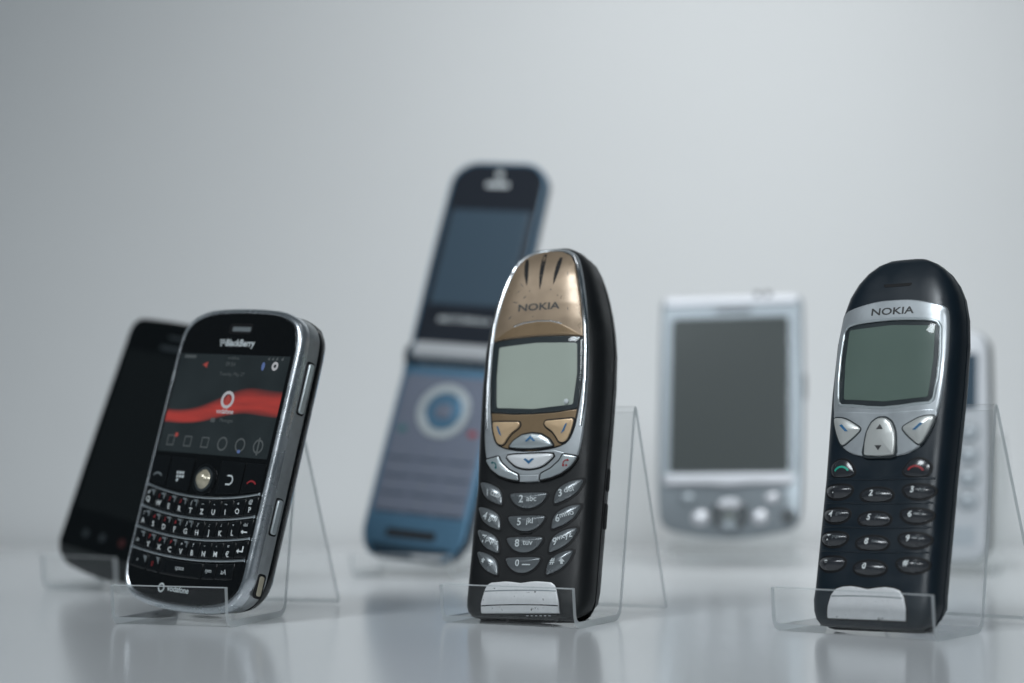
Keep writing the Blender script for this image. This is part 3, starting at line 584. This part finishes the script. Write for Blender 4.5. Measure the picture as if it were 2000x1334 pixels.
# lit display: flat picture made by the material from the phone's own coordinates
def lit_screen():
    m = bpy.data.materials.new('lit_display'); m.use_nodes = True; N, L = nt(m); b = N['Principled BSDF']
    tc = N.new('ShaderNodeTexCoord'); sx = N.new('ShaderNodeSeparateXYZ'); L.new(tc.outputs['Object'], sx.inputs[0])
    def ma(op, a, c=None, clamp=False):
        n = N.new('ShaderNodeMath'); n.operation = op; n.use_clamp = clamp
        for i, q in enumerate((a, c)):
            if q is None: continue
            if isinstance(q, (int, float)): n.inputs[i].default_value = q
            else: L.new(q, n.inputs[i])
        return n.outputs[0]
    k = 1 / (MM * .929); u = ma('MULTIPLY', sx.outputs[0], k); v = ma('MULTIPLY', sx.outputs[2], k)
    # one broad ribbon that drops and narrows towards the left, its upper side fading
    sm = N.new('ShaderNodeMapRange'); sm.interpolation_type = 'SMOOTHSTEP'; L.new(u, sm.inputs[0]); sm.inputs[1].default_value = -27; sm.inputs[2].default_value = 16
    wob = ma('MULTIPLY', ma('SINE', ma('MULTIPLY', u, .16)), .45)
    mid_ = ma('ADD', ma('ADD', ma('MULTIPLY', sm.outputs[0], 7.4), 70.3), wob)
    hw = ma('ADD', ma('MULTIPLY', sm.outputs[0], 2.4), 2.7)
    d = ma('DIVIDE', ma('SUBTRACT', v, mid_), hw)
    r1 = ma('MULTIPLY', ma('SUBTRACT', 1.0, ma('POWER', ma('MAXIMUM', d, 0.0), 2.0), True), ma('SUBTRACT', 1.0, ma('POWER', ma('MAXIMUM', ma('MULTIPLY', d, -1.0), 0.0), 4.0), True))
    ns = N.new('ShaderNodeTexNoise'); mp = N.new('ShaderNodeMapping'); mp.inputs['Scale'].default_value = (50, 1, 330); mp.inputs['Rotation'].default_value = (0, .16, 0)
    L.new(tc.outputs['Object'], mp.inputs[0]); L.new(mp.outputs[0], ns.inputs['Vector']); ns.inputs['Scale'].default_value = 1.0; ns.inputs['Detail'].default_value = 2
    red = ma('MULTIPLY', r1, ma('ADD', ma('MULTIPLY', ns.outputs['Fac'], 1.1), .35), True)
    no = N.new('ShaderNodeTexNoise'); no.inputs['Scale'].default_value = 60; L.new(tc.outputs['Object'], no.inputs['Vector'])
    bg = N.new('ShaderNodeMix'); bg.data_type = 'RGBA'; L.new(no.outputs['Fac'], bg.inputs[0]); bg.inputs[6].default_value = (.006, .009, .010, 1); bg.inputs[7].default_value = (.024, .033, .036, 1)
    mx = N.new('ShaderNodeMix'); mx.data_type = 'RGBA'; L.new(red, mx.inputs[0]); L.new(bg.outputs[2], mx.inputs[6]); mx.inputs[7].default_value = (.40, .045, .036, 1)
    b.inputs['Base Color'].default_value = (.01, .011, .012, 1); b.inputs['Roughness'].default_value = .22
    L.new(mx.outputs[2], b.inputs['Emission Color']); b.inputs['Emission Strength'].default_value = .85
    return m
scr = plate('display', [(-30.0, 95.2), (31.0 - 1.0, 95.2), (30.0, 57.0), (-30.0, 57.0)], .05, .20, lit_screen(), fr, b=.03, c=(0, 76), rings=4)
def glow(name, colr, e):
    m = mat(name, (.02, .02, .02), .4); b = m.node_tree.nodes['Principled BSDF']
    b.inputs['Emission Color'].default_value = (*colr, 1); b.inputs['Emission Strength'].default_value = e; return m
GW, GG, GR, GB = glow('lit_white_pixels', (.60, .62, .66), .62), glow('lit_grey_pixels', (.075, .09, .095), .7), glow('lit_red_pixels', (.36, .05, .04), .8), glow('lit_blue_pixels', (.08, .13, .3), .9)
mark('logo', quads(arcband((2.0, 78.0), 2.3, 3.5, 0, 360, 24, .95)), GW, fr, .22)
mark('logo', [cr([(2.0, 79.9), (3.1, 78.4), (2.9, 76.8), (1.7, 76.2), (.9, 77.2), (1.1, 78.6)], 3)], GR, fr, .22)
text('lettering', 'vodafone', 2.0, 73.6, 2.5, GW, fr, .22, 1.0, .02)
text('lettering', '09:54', -1, 91.6, 2.4, GG, fr, .22); text('lettering', 'Tuesday, May 27', 1, 87.6, 2.0, GG, fr, .22); text('lettering', 'vodafone', 0, 94.0, 1.7, GG, fr, .22)
text('lettering', 'Messages', 4, 70.0, 2.0, GG, fr, .22); mark('icon', [rounded([(-4.6, 69.2), (-2.2, 69.2), (-2.2, 70.8), (-4.6, 70.8)], .3)], GG, fr, .22)
mark('icon', [[(-27.4, 94.6), (-21, 94.6), (-21, 93.4), (-27.4, 93.4)]], GG, fr, .22)
mark('icon', [[(-16.2, 91), (-13.6, 92.2), (-13.6, 89.8)]], GR, fr, .22); mark('icon', [ell((16.8, 91.2), .9, 1.6, 12)], GB, fr, .22)
mark('icon', quads(arcband((23, 91.4), .7, 1.7, 0, 360, 12)), GW, fr, .22)
for k, x in enumerate((18.5, 20.6, 22.7, 25.6)): mark('icon', [[(x, 93.6), (x + 1.1, 93.6), (x + 1.1, 94.6 + .12 * k), (x, 94.2)]], GG, fr, .22)
for k in range(6):
    x = -24 + k * 9.6; y = 61.4
    mark('icon', quads(arcband((x, y), 2.0, 2.7, 0, 360, 18)) if k > 2 else quads(arcband((x, y), 2.2, 2.9, 45, 405, 4, 1.0)), GG, fr, .22)
    if k == 0: mark('icon', [ell((x + 2.6, y + 2.2), .9, .9, 10)], GR, fr, .22)
    if k == 5: mark('icon', [[(x - .4, y - 3.3), (x + .4, y - 3.3), (x + .4, y + 3.3), (x - .4, y + 3.3)]], GG, fr, .225)
    if k == 4: mark('icon', [ell((x, y - 2.4), .9, .7, 8)], GB, fr, .225)
# navigation keys
arc = lambda v, dip, x: v - dip * (1 - (x / 31) ** 2)
xs = (-31, -20.6, -7.2, 7.2, 20.2, 31)
for k in range(5):
    a, b = xs[k] + .25, xs[k + 1] - .25
    p = [(a, 55.2), (b, 55.2)] + [(b + (a - b) * t / 5, arc(45.4, 3.0, b + (a - b) * t / 5)) for t in range(6)]
    if k == 2: plate('trackball_bezel', ell((0, 47.6), 6.0, 6.0, 36), .1, .75, M['bb_lower'], fr, b=.4); continue
    n = plate('navigation_key', rounded(p, .6), .05, .6, M['bb_lower'], None, b=.3, dome=.1)
    cx = (a + b) / 2
    if k in (0, 4): mark('legend', quads(arcband((cx, 45.6), 2.6, 3.3, 40, 140, 8)), M['print_dim'] if k == 0 else M['print_red'], n, .75)
    if k == 1:
        for j in range(7):
            x, y = cx - 1.5 + (j % 3) * 1.5 + (j // 3) * .3, 49.8 - (j // 3) * 1.4; mark('legend', [rounded([(x, y), (x + 1.1, y), (x + .9, y - 1), (x - .2, y - 1)], .2)], M['print_grey'], n, .75)
    if k == 3: mark('legend', quads(arcband((cx + .2, 48.2), 1.3, 1.9, -90, 90, 8)) + [[(cx - 1.6, 46.3), (cx + .2, 46.3), (cx + .2, 46.9), (cx - 1.6, 46.9)], [(cx - 1.4, 49.5), (cx + .2, 49.5), (cx + .2, 50.1), (cx - 1.4, 50.1)]], M['print_grey'], n, .75)
plate('trackball_ring', ell((0, 47.6), 4.6, 4.6, 32), .5, 1.1, M['bezel'], fr, b=.2)
plate('trackball', ell((0, 47.6), 3.7, 3.7, 28), .6, 1.2, M['pearl'], None, b=.3, dome=2.2, rings=7, power=2.6)
fv = (44.2, 36.0, 28.1, 20.3); dip = (3.3, 3.0, 2.7, 2.3)
for v, d in zip(fv, dip):
    sweep('fret', [(x, arc(v, d, x)) for x in [-31.0 + 62.0 * k / 32 for k in range(33)]], 1.0, .0, 1.25, M['fret'], b=.35)
rowsB = ['QWERTZUIOP', 'ASDFGHJKL<', '@YXCVBNM$>']
small = ['#123(_-~+@', '!456)?:;"d', ' 789*!,.=e']
for r_ in range(3):
    v0, v1, d0, d1 = fv[r_], fv[r_ + 1], dip[r_], dip[r_ + 1]
    for k in range(10):
        a = -31 + 6.2 * k + .12; b = a + 5.96
        top = [(a + (b - a) * t / 3, arc(v0, d0, a + (b - a) * t / 3) - .75) for t in range(4)]; bot = [(b + (a - b) * t / 3, arc(v1, d1, b + (a - b) * t / 3) + .75) for t in range(4)]
        key = plate('letter_key', rounded(top + bot, [.6, 0.01, .01, .6, .6, .01, .01, .6], 2), .0, .55, M['bb_lower'], None, b=.3, dome=.45, m_len=2, rings=3)
        cx = (a + b) / 2; cy = (arc(v0, d0, cx) + arc(v1, d1, cx)) / 2
        if k < 5: mark('facet', [[(b - 2.6, arc(v0, d0, b) - .95), (b - .35, arc(v0, d0, b) - .95), (b - .4, cy + .2)]], M['print_dim'], key, .84)
        ch = rowsB[r_][k]
        if ch == '<': mark('legend', [[(cx - 1.8, cy - 1.4), (cx - .6, cy - .6), (cx - .6, cy - 2.2)], [(cx - .6, cy - 1.15), (cx + 1.6, cy - 1.15), (cx + 1.6, cy - 1.65), (cx - .6, cy - 1.65)]], M['print_white'], key, .95)
        elif ch == '>': mark('legend', [[(cx - 1.8, cy - .6), (cx - .5, cy + .3), (cx - .5, cy - 1.5)], [(cx - .5, cy - .35), (cx + 1.6, cy - .35), (cx + 1.6, cy - .85), (cx - .5, cy - .85)], [(cx + 1.1, cy - .35), (cx + 1.6, cy - .35), (cx + 1.6, cy + 1.4), (cx + 1.1, cy + 1.4)]], M['print_white'], key, .98)
        elif ch == '@': text('legend', 'alt', cx, cy - .8, 1.9, M['print_grey'], key, .98)
        else: text('legend', {'$': '\u20ac'}.get(ch, ch), cx + .2, cy - 1.3, 2.7, M['print_white'], key, .98, 1.0, .02)
        if ch not in '<>@':
            sm = small[r_][k]
            text('legend', sm, cx - .1, cy + 1.5, 2.1, M['print_red'] if sm.isdigit() else M['print_grey'], key, .95, 1.0, .01)
        elif ch == '<': text('legend', 'del', cx, cy + 1.3, 1.9, M['print_grey'], key, .95)
bx = (-30.6, -20.4, -13.2, 10.4, 17.6, 26.6)
for k in range(5):
    a, b = bx[k] + .15, bx[k + 1] - .15
    lo_ = lambda x: 11.2 + 2.0 * (x / 30) ** 2
    top = [(a + (b - a) * t / 4, arc(20.3, 2.3, a + (b - a) * t / 4) - .9) for t in range(5)]; bot = [(b + (a - b) * t / 4, lo_(b + (a - b) * t / 4)) for t in range(5)]
    key = plate('space_key' if k == 2 else 'function_key', rounded(top + bot, [.6, .01, .01, .01, .6, .6, .01, .01, .01, .6], 2), .0, .5, M['bb_lower'], None, b=.3, dome=.3, m_len=2.5, rings=3)
    cx = (a + b) / 2; cy = arc(20.3, 2.3, cx) - 4
    text('legend', ('^', '0', 'space', 'sym', 'aA')[k], cx, cy, 2.6 if k in (1, 4) else 2.2, M['print_red'] if k == 1 else M['print_grey'], key, .85)
    if k in (0, 1): mark('facet', [[(b - 2.4, 17.4), (b - .4, 17.2), (b - .5, 14.6)]], M['print_dim'], key, .74)
mark('logo', quads(arcband((-9.6, 6.6), 1.15, 1.75, 0, 360, 18)), M['print_grey'], fr, .16)
text('lettering', 'vodafone', -.4, 6.8, 3.0, M['print_grey'], fr, .16, 1.05, .02)
sk = lambda v0, v1, w0, w1, r: rounded([(v0, w0), (v0, w1), (v1, w1), (v1, w0)], r)
for nm, v0, v1, mm in (('volume_button', 76, 94.5, 'key_silver'), ('side_button', 31.5, 44, 'key_silver'), ('charging_port', 9.0, 16.4, 'pearl')):
    sidekey(nm + '_recess', 33.0, 33.75, sk(v0 - .8, v1 + .8, 5.0, 9.2, 1.4), M['black_seam'])
    sidekey(nm, 33.0, 34.5 if nm != 'charging_port' else 33.9, sk(v0, v1, 5.8, 8.4, 1.0), M[mm])

# ================================================================ plain black phone (far left, behind)
rT = thing('touch_phone', 'plain black touchscreen phone behind the keyboard phone at far left', 'mobile phone', pose(-166, 808, 6.0, 36, 15.5, 9.0), 'mobile phones on show')
begin(rT, 1.)
to = rounded([(-30.6, 107), (0, 108), (30.6, 107), (31.3, 60), (31.3, 6), (24, 0), (0, -2.6), (-24, 0), (-31.3, 6), (-31.3, 60)], [7, 20, 7, 20, 4, 6, 20, 6, 4, 20])
lift2 = lambda x, y, z: max(0, z * .30) * max(0, 1 - y / 26) if y < 26 else 0
slab('body', to, [(1.2, .4), (.3, .9), (0, 2), (0, 8), (1, 10.5), (4, 11.5)], M['touch_body'], vs=lift2)
f = plate('front_glass', rounded([(-29.6, 106.2), (0, 107.2), (29.6, 106.2), (30.5, 60), (30.5, 7.6), (-30.5, 7.6), (-30.5, 60)], [6.5, 20, 6.5, 20, 2, 2, 20]), -.6, .1, M['touch_face'], b=.3, c=(0, 60))
plate('display', rounded([(-26.5, 93), (26.5, 93), (26.5, 24), (-26.5, 24)], .5), .0, .14, M['touch_screen'], f, b=.02)
plate('earpiece_slot', rounded([(-5, 101.4), (5, 101.4), (5, 100), (-5, 100)], .6), .0, .18, M['bezel'], f, b=.05)
plate('brand_plate', rounded([(-8, 97), (8, 97), (8, 95), (-8, 95)], .6), .0, .16, M['bezel'], f, b=.05)
for x, mm in ((-16, 'bezel'), (-5.5, 'bezel'), (6.5, 'print_red_dim'), (17, 'bezel')):
    plate('touch_key', ell((x, 14.5), 1.8, 1.8, 16), .0, .16, M[mm], f, b=.05)

# ================================================================ open blue flip phone
rR = thing('flip_phone', 'open blue flip phone with silver hinge standing behind the gold phone', 'mobile phone', pose(-46.7, 881.2, 5.5, 24, 19.5, 5.0), 'mobile phones on show')
begin(rR, 1.)
lo = rounded([(-25.4, 93.6), (25.4, 93.6), (26.2, 50), (26.2, 11), (20, 1.5), (-20, 1.5), (-26.2, 11), (-26.2, 50)], [1, 1, 20, 7, 8, 8, 7, 20])
lift3 = lambda x, y, z: max(0, z * .36) * max(0, 1 - y / 24) if y < 24 else 0
slab('lower_body', lo, [(1.4, .2), (.4, .5), (0, 1.6), (0, 6.5), (1, 8.6), (3, 9.4)], M['rz_dark'], vs=lift3)
lf = plate('blue_lower_frame', offs(dens(lo, 2), .9), -.4, .5, M['rz_blue'], b=.4, c=(0, 50))
kp = plate('keypad', rounded([(-22.6, 88.4), (22.6, 88.4), (23.2, 50), (22.8, 22.5), (-22.8, 22.5), (-23.2, 50)], [3, 3, 10, 2, 2, 10]), .2, .7, M['rz_keypad'], b=.15, c=(0, 60))
C.surf = lambda u, v: -.7
frame('navigation_ring', ell((1, 71.6), 13.4, 13.0, 40), ell((1, 71.6), 9.3, 9.0, 40), -.2, .7, M['key_silver'], b=.3, n=48)
plate('navigation_disc', ell((1, 71.6), 9.0, 8.7, 40), -.2, .4, M['rz_blue'], b=.3)
plate('select_key', rounded([(-3, 75), (5, 75), (5, 68), (-3, 68)], 2), .3, .8, M['rz_keypad'], b=.3)
for s_, mm in ((-1, 'print_teal'), (1, 'print_red')): plate('call_key' if s_ < 0 else 'end_key', ell((s_ * 17.8, 62), 2.2, 1.6, 16), -.1, .14, M[mm], b=.05)
for i in range(12):
    r_, c_ = divmod(i, 3)
    x, y = -15 + 15 * c_, 52.5 - 8.3 * r_
    sweep('key_divider', [(x - 6.6, y - 4.1), (x, y - 4.5), (x + 6.6, y - 4.1)], .7, -.1, .22, M['rz_dark'], b=.1)
    text('legend', '123456789*0#'[i], x - 1, y, 4.0, M['print_dim'], None, .03)
C.surf = flat
plate('bottom_slot', rounded([(-13.5, 15.6), (11.5, 15.6), (11.5, 11.4), (-13.5, 11.4)], 1), .2, .62, M['black_seam'], b=.05)
plate('chin', rounded([(-21, 8.6), (21, 8.6), (16, 2.2), (-16, 2.2)], 2), .2, 1.3, M['rz_dark'], b=.6)
plate('chin_highlight_strip', rounded([(2, 4.6), (18, 5.0), (17, 3.2), (3, 2.6)], .7), .8, 1.7, M['rz_chrome'], b=.4)
# hinge barrel
def barrel(name, u0, u1, v, ww, r, m, n=24):
    V = []; F = []
    us = (u0, u0 + .8, u1 - .8, u1); rs = (r - .8, r, r, r - .8)
    for u, q in zip(us, rs):
        for k in range(n): a = 2 * math.pi * k / n; V.append((u, v + q * math.sin(a), ww - q * math.cos(a)))
    for k in range(3):
        for i in range(n): j = (i + 1) % n; F.append((k * n + i, k * n + j, k * n + n + j, k * n + n + i))
    F.append(tuple(range(n))); F.append(tuple(range(3 * n, 4 * n))[::-1])
    return finish(name, V, F, m, C.root, S=C.S)
barrel('hinge_knuckle', -25.8, -22.2, 98.6, 3.4, 5.8, M['rz_dark']); barrel('hinge_knuckle', 22.2, 25.8, 98.6, 3.4, 5.8, M['rz_dark'])
barrel('hinge_barrel', -22.1, 22.1, 100.0, 3.0, 5.6, M['rz_chrome'])
plate('hinge_shadow_strip', rounded([(-22, 97.2), (22, 97.2), (22, 93.8), (-22, 93.8)], .6), -.5, 1.4, M['rz_dark'], b=.8)
up = rounded([(-25.2, 103.4), (-25.6, 150), (-25, 190), (-17, 197), (17, 197), (25, 190), (25.6, 150), (25.2, 103.4)], [1, 10, 7, 9, 9, 7, 10, 1])
UA = R(-1.5)
tilt = lambda x, y, z: 0
slab('upper_body', up, [(1.2, .6), (.3, 1.0), (0, 1.8), (0, 6.0), (1, 7.6), (3, 8.2)], M['rz_dark'])
frame('blue_upper_rim', offs(dens(up, 2), .2), offs(dens(up, 2), 1.5), -1.0, .5, M['rz_blue'], b=.3, c=(0, 150), surf=lambda u, v: .6)
us = plate('upper_face', offs(dens(up, 2), 1.5), -.4, .25, M['rz_screen'], b=.1, c=(0, 150), surf=lambda u, v: .6)
plate('display', rounded([(-20.5, 172), (20.5, 172), (20.5, 124), (-20.5, 124)], .6), .2, .34, M['screen_blue'], us, b=.03, surf=lambda u, v: .6)
plate('earpiece_slot', rounded([(-6, 186.5), (6, 186.5), (6, 184), (-6, 184)], 1), .2, .4, M['print_grey'], us, b=.05, surf=lambda u, v: .6)
plate('camera_lens', ell((0, 190.6), 1.8, 1.8, 18), .2, .6, M['print_grey'], us, b=.1, surf=lambda u, v: .6)
text('lettering', 'MOTOROLA', 0, 116.5, 3.6, M['print_grey'], us, .3, 1.35, .02, surf=lambda u, v: .6)

# ================================================================ silver handheld with stylus bumps
rP = thing('handheld_computer', 'silver handheld computer with large grey screen between the two candybar phones', 'handheld', pose(99.8, 925.4, 12, 13.5, 13, -.8), 'mobile phones on show')
begin(rP, 1.)
po = rounded([(-33.8, 119.6), (33.8, 119.6), (34.4, 60), (33.8, 22), (32.5, 7), (0, .6), (-32.5, 7), (-33.8, 22), (-34.4, 60)], [3, 3, 30, 12, 9, 60, 9, 12, 30])
slab('body', po, [(2.2, .2), (.8, .6), (.1, 2.2), (0, 4), (0, 9), (1.2, 12), (4, 13)], M['pda'], vs=lambda x, y, z: max(0, z * .24) * max(0, 1 - y / 26) if y < 26 else 0)
rim = rounded([(-31.8, 118), (31.8, 118), (31.8, 31.4), (-31.8, 31.4)], 2)
si = [(-27.8, 108.8), (27.8, 108.8), (27.8, 33.6), (-27.8, 33.6)]
frame('screen_frame', rim, rounded(si, .4), -.3, .75, M['pda'], b=.12, c=(0, 71))
plate('screen', rounded(si, .4), -.3, .35, M['pda_screen'], b=.05, c=(0, 71))
plate('screen_window', rounded(si, .4), .40, .55, M['pane'], b=.03, c=(0, 71))
plate('top_trim', rounded([(-31.8, 119.0), (31.8, 119.0), (31.4, 114.6), (-31.4, 114.6)], 1), .3, 1.8, M['pda_light'], b=.7)
plate('lower_trim', rounded([(-31.0, 32.8), (31.0, 32.8), (30.0, 27.4), (10, 27.6), (0, 26.8), (-10, 27.6), (-30.0, 27.4)], 1), .0, 2.2, M['pda_light'], b=.9)
plate('brand_strip', rounded([(-7, 112.9), (10, 112.9), (10, 111.4), (-7, 111.4)], .5), .5, 1.0, M['print_dark'], b=.05)
for x in (11.5, 16.5): plate('stylus_bump', rounded([(x, 121.0), (x + 3, 121.0), (x + 3, 118.2), (x, 118.2)], .8), -3, 2.0, M['pda_dark'], b=.5)
frame('navigation_ring', ell((.6, 13.6), 8.8, 7.6, 36), ell((.6, 13.6), 4.0, 3.4, 36), -.2, .9, M['pda_dark'], b=.3, n=48)
plate('navigation_pad_top', arcband((.6, 13.6), 3.6, 7.6, 40, 140), .4, 1.9, M['pda_light'], b=.5, c=(.6, 19.0)); plate('select_key', ell((.6, 13.2), 2.4, 2.4, 20), .0, 1.2, M['olive'], b=.3)
plate('navigation_pad_bottom', arcband((.6, 13.6), 3.6, 7.2, 235, 305), .4, 1.6, M['pda'], b=.5, c=(.6, 8.2))
for x, y, rx, ry, mm in ((-13.2, 12.2, 4.2, 3.6, 'pda_light'), (14.6, 12.4, 4.0, 3.4, 'pda_light'), (-19.6, 21.4, 3.6, 2.6, 'pda'), (20, 21.6, 3.6, 2.6, 'pda_light')):
    plate('application_key', ell((x, y), rx, ry, 24, .0), -.1, .8, M[mm], b=.3, dome=.9)
plate('dark_emblem', ell((27.6, 12.8), 3.4, 3.8, 20), -.1, .35, M['pda_dark'], b=.1)
sidekey('side_button', 33.8, 35.1, rounded([(70, 5), (70, 8), (82, 8), (82, 5)], 1), M['pda_dark'])

# ================================================================ white phone behind the right phone
rW = thing('candybar_phone', 'white candybar phone with round keys half hidden behind the navy phone', 'mobile phone', pose(193, 900, 5.0, 25, 10, -.5), 'mobile phones on show')
begin(rW, 1.)
wo = rounded([(-18.6, 107), (18.6, 107), (20.6, 60), (20.4, 6), (16.5, .5), (-16.5, .5), (-20.4, 6), (-20.6, 60)], [9, 9, 20, 6, 5, 5, 6, 20])
slab('side_body', wo, [(.8, 2.4), (0, 3.2), (0, 11), (1, 14), (4, 15.4)], M['olive'], vs=lambda x, y, z: max(0, z * .2) * max(0, 1 - y / 26) if y < 26 else 0)
slab('white_front', wo, [(3.0, -.4), (1.2, .1), (.5, 1.2), (.6, 2.9)], M['white_body'])
plate('display', rounded([(-14.5, 96), (14.5, 96), (14.5, 70), (-14.5, 70)], 1.5), .2, .6, M['screen_blue'], b=.1, c=(0, 83))
for r_ in range(4):
    for c_ in range(3):
        x, y = -11 + 11 * c_, 59 - 10.4 * r_
        k = frame('key_rim', ell((x, y), 5.0, 4.3, 28), ell((x, y), 4.3, 3.7, 28), .2, .75, M['print_dim'], b=.1, n=36)
        k = plate('number_key', ell((x, y), 4.2, 3.6, 24), .2, .8, M['key_glassy'], b=.2, dome=.5)
        text('legend', '123456789*0#'[r_ * 3 + c_], x, y, 4.0, M['print_dim'], k, 1.32)
plate('lower_panel', rounded([(-14.5, 16.5), (14.5, 16.5), (14.5, 8), (-14.5, 8)], 1.5), .2, .6, M['key_glassy'], b=.15)
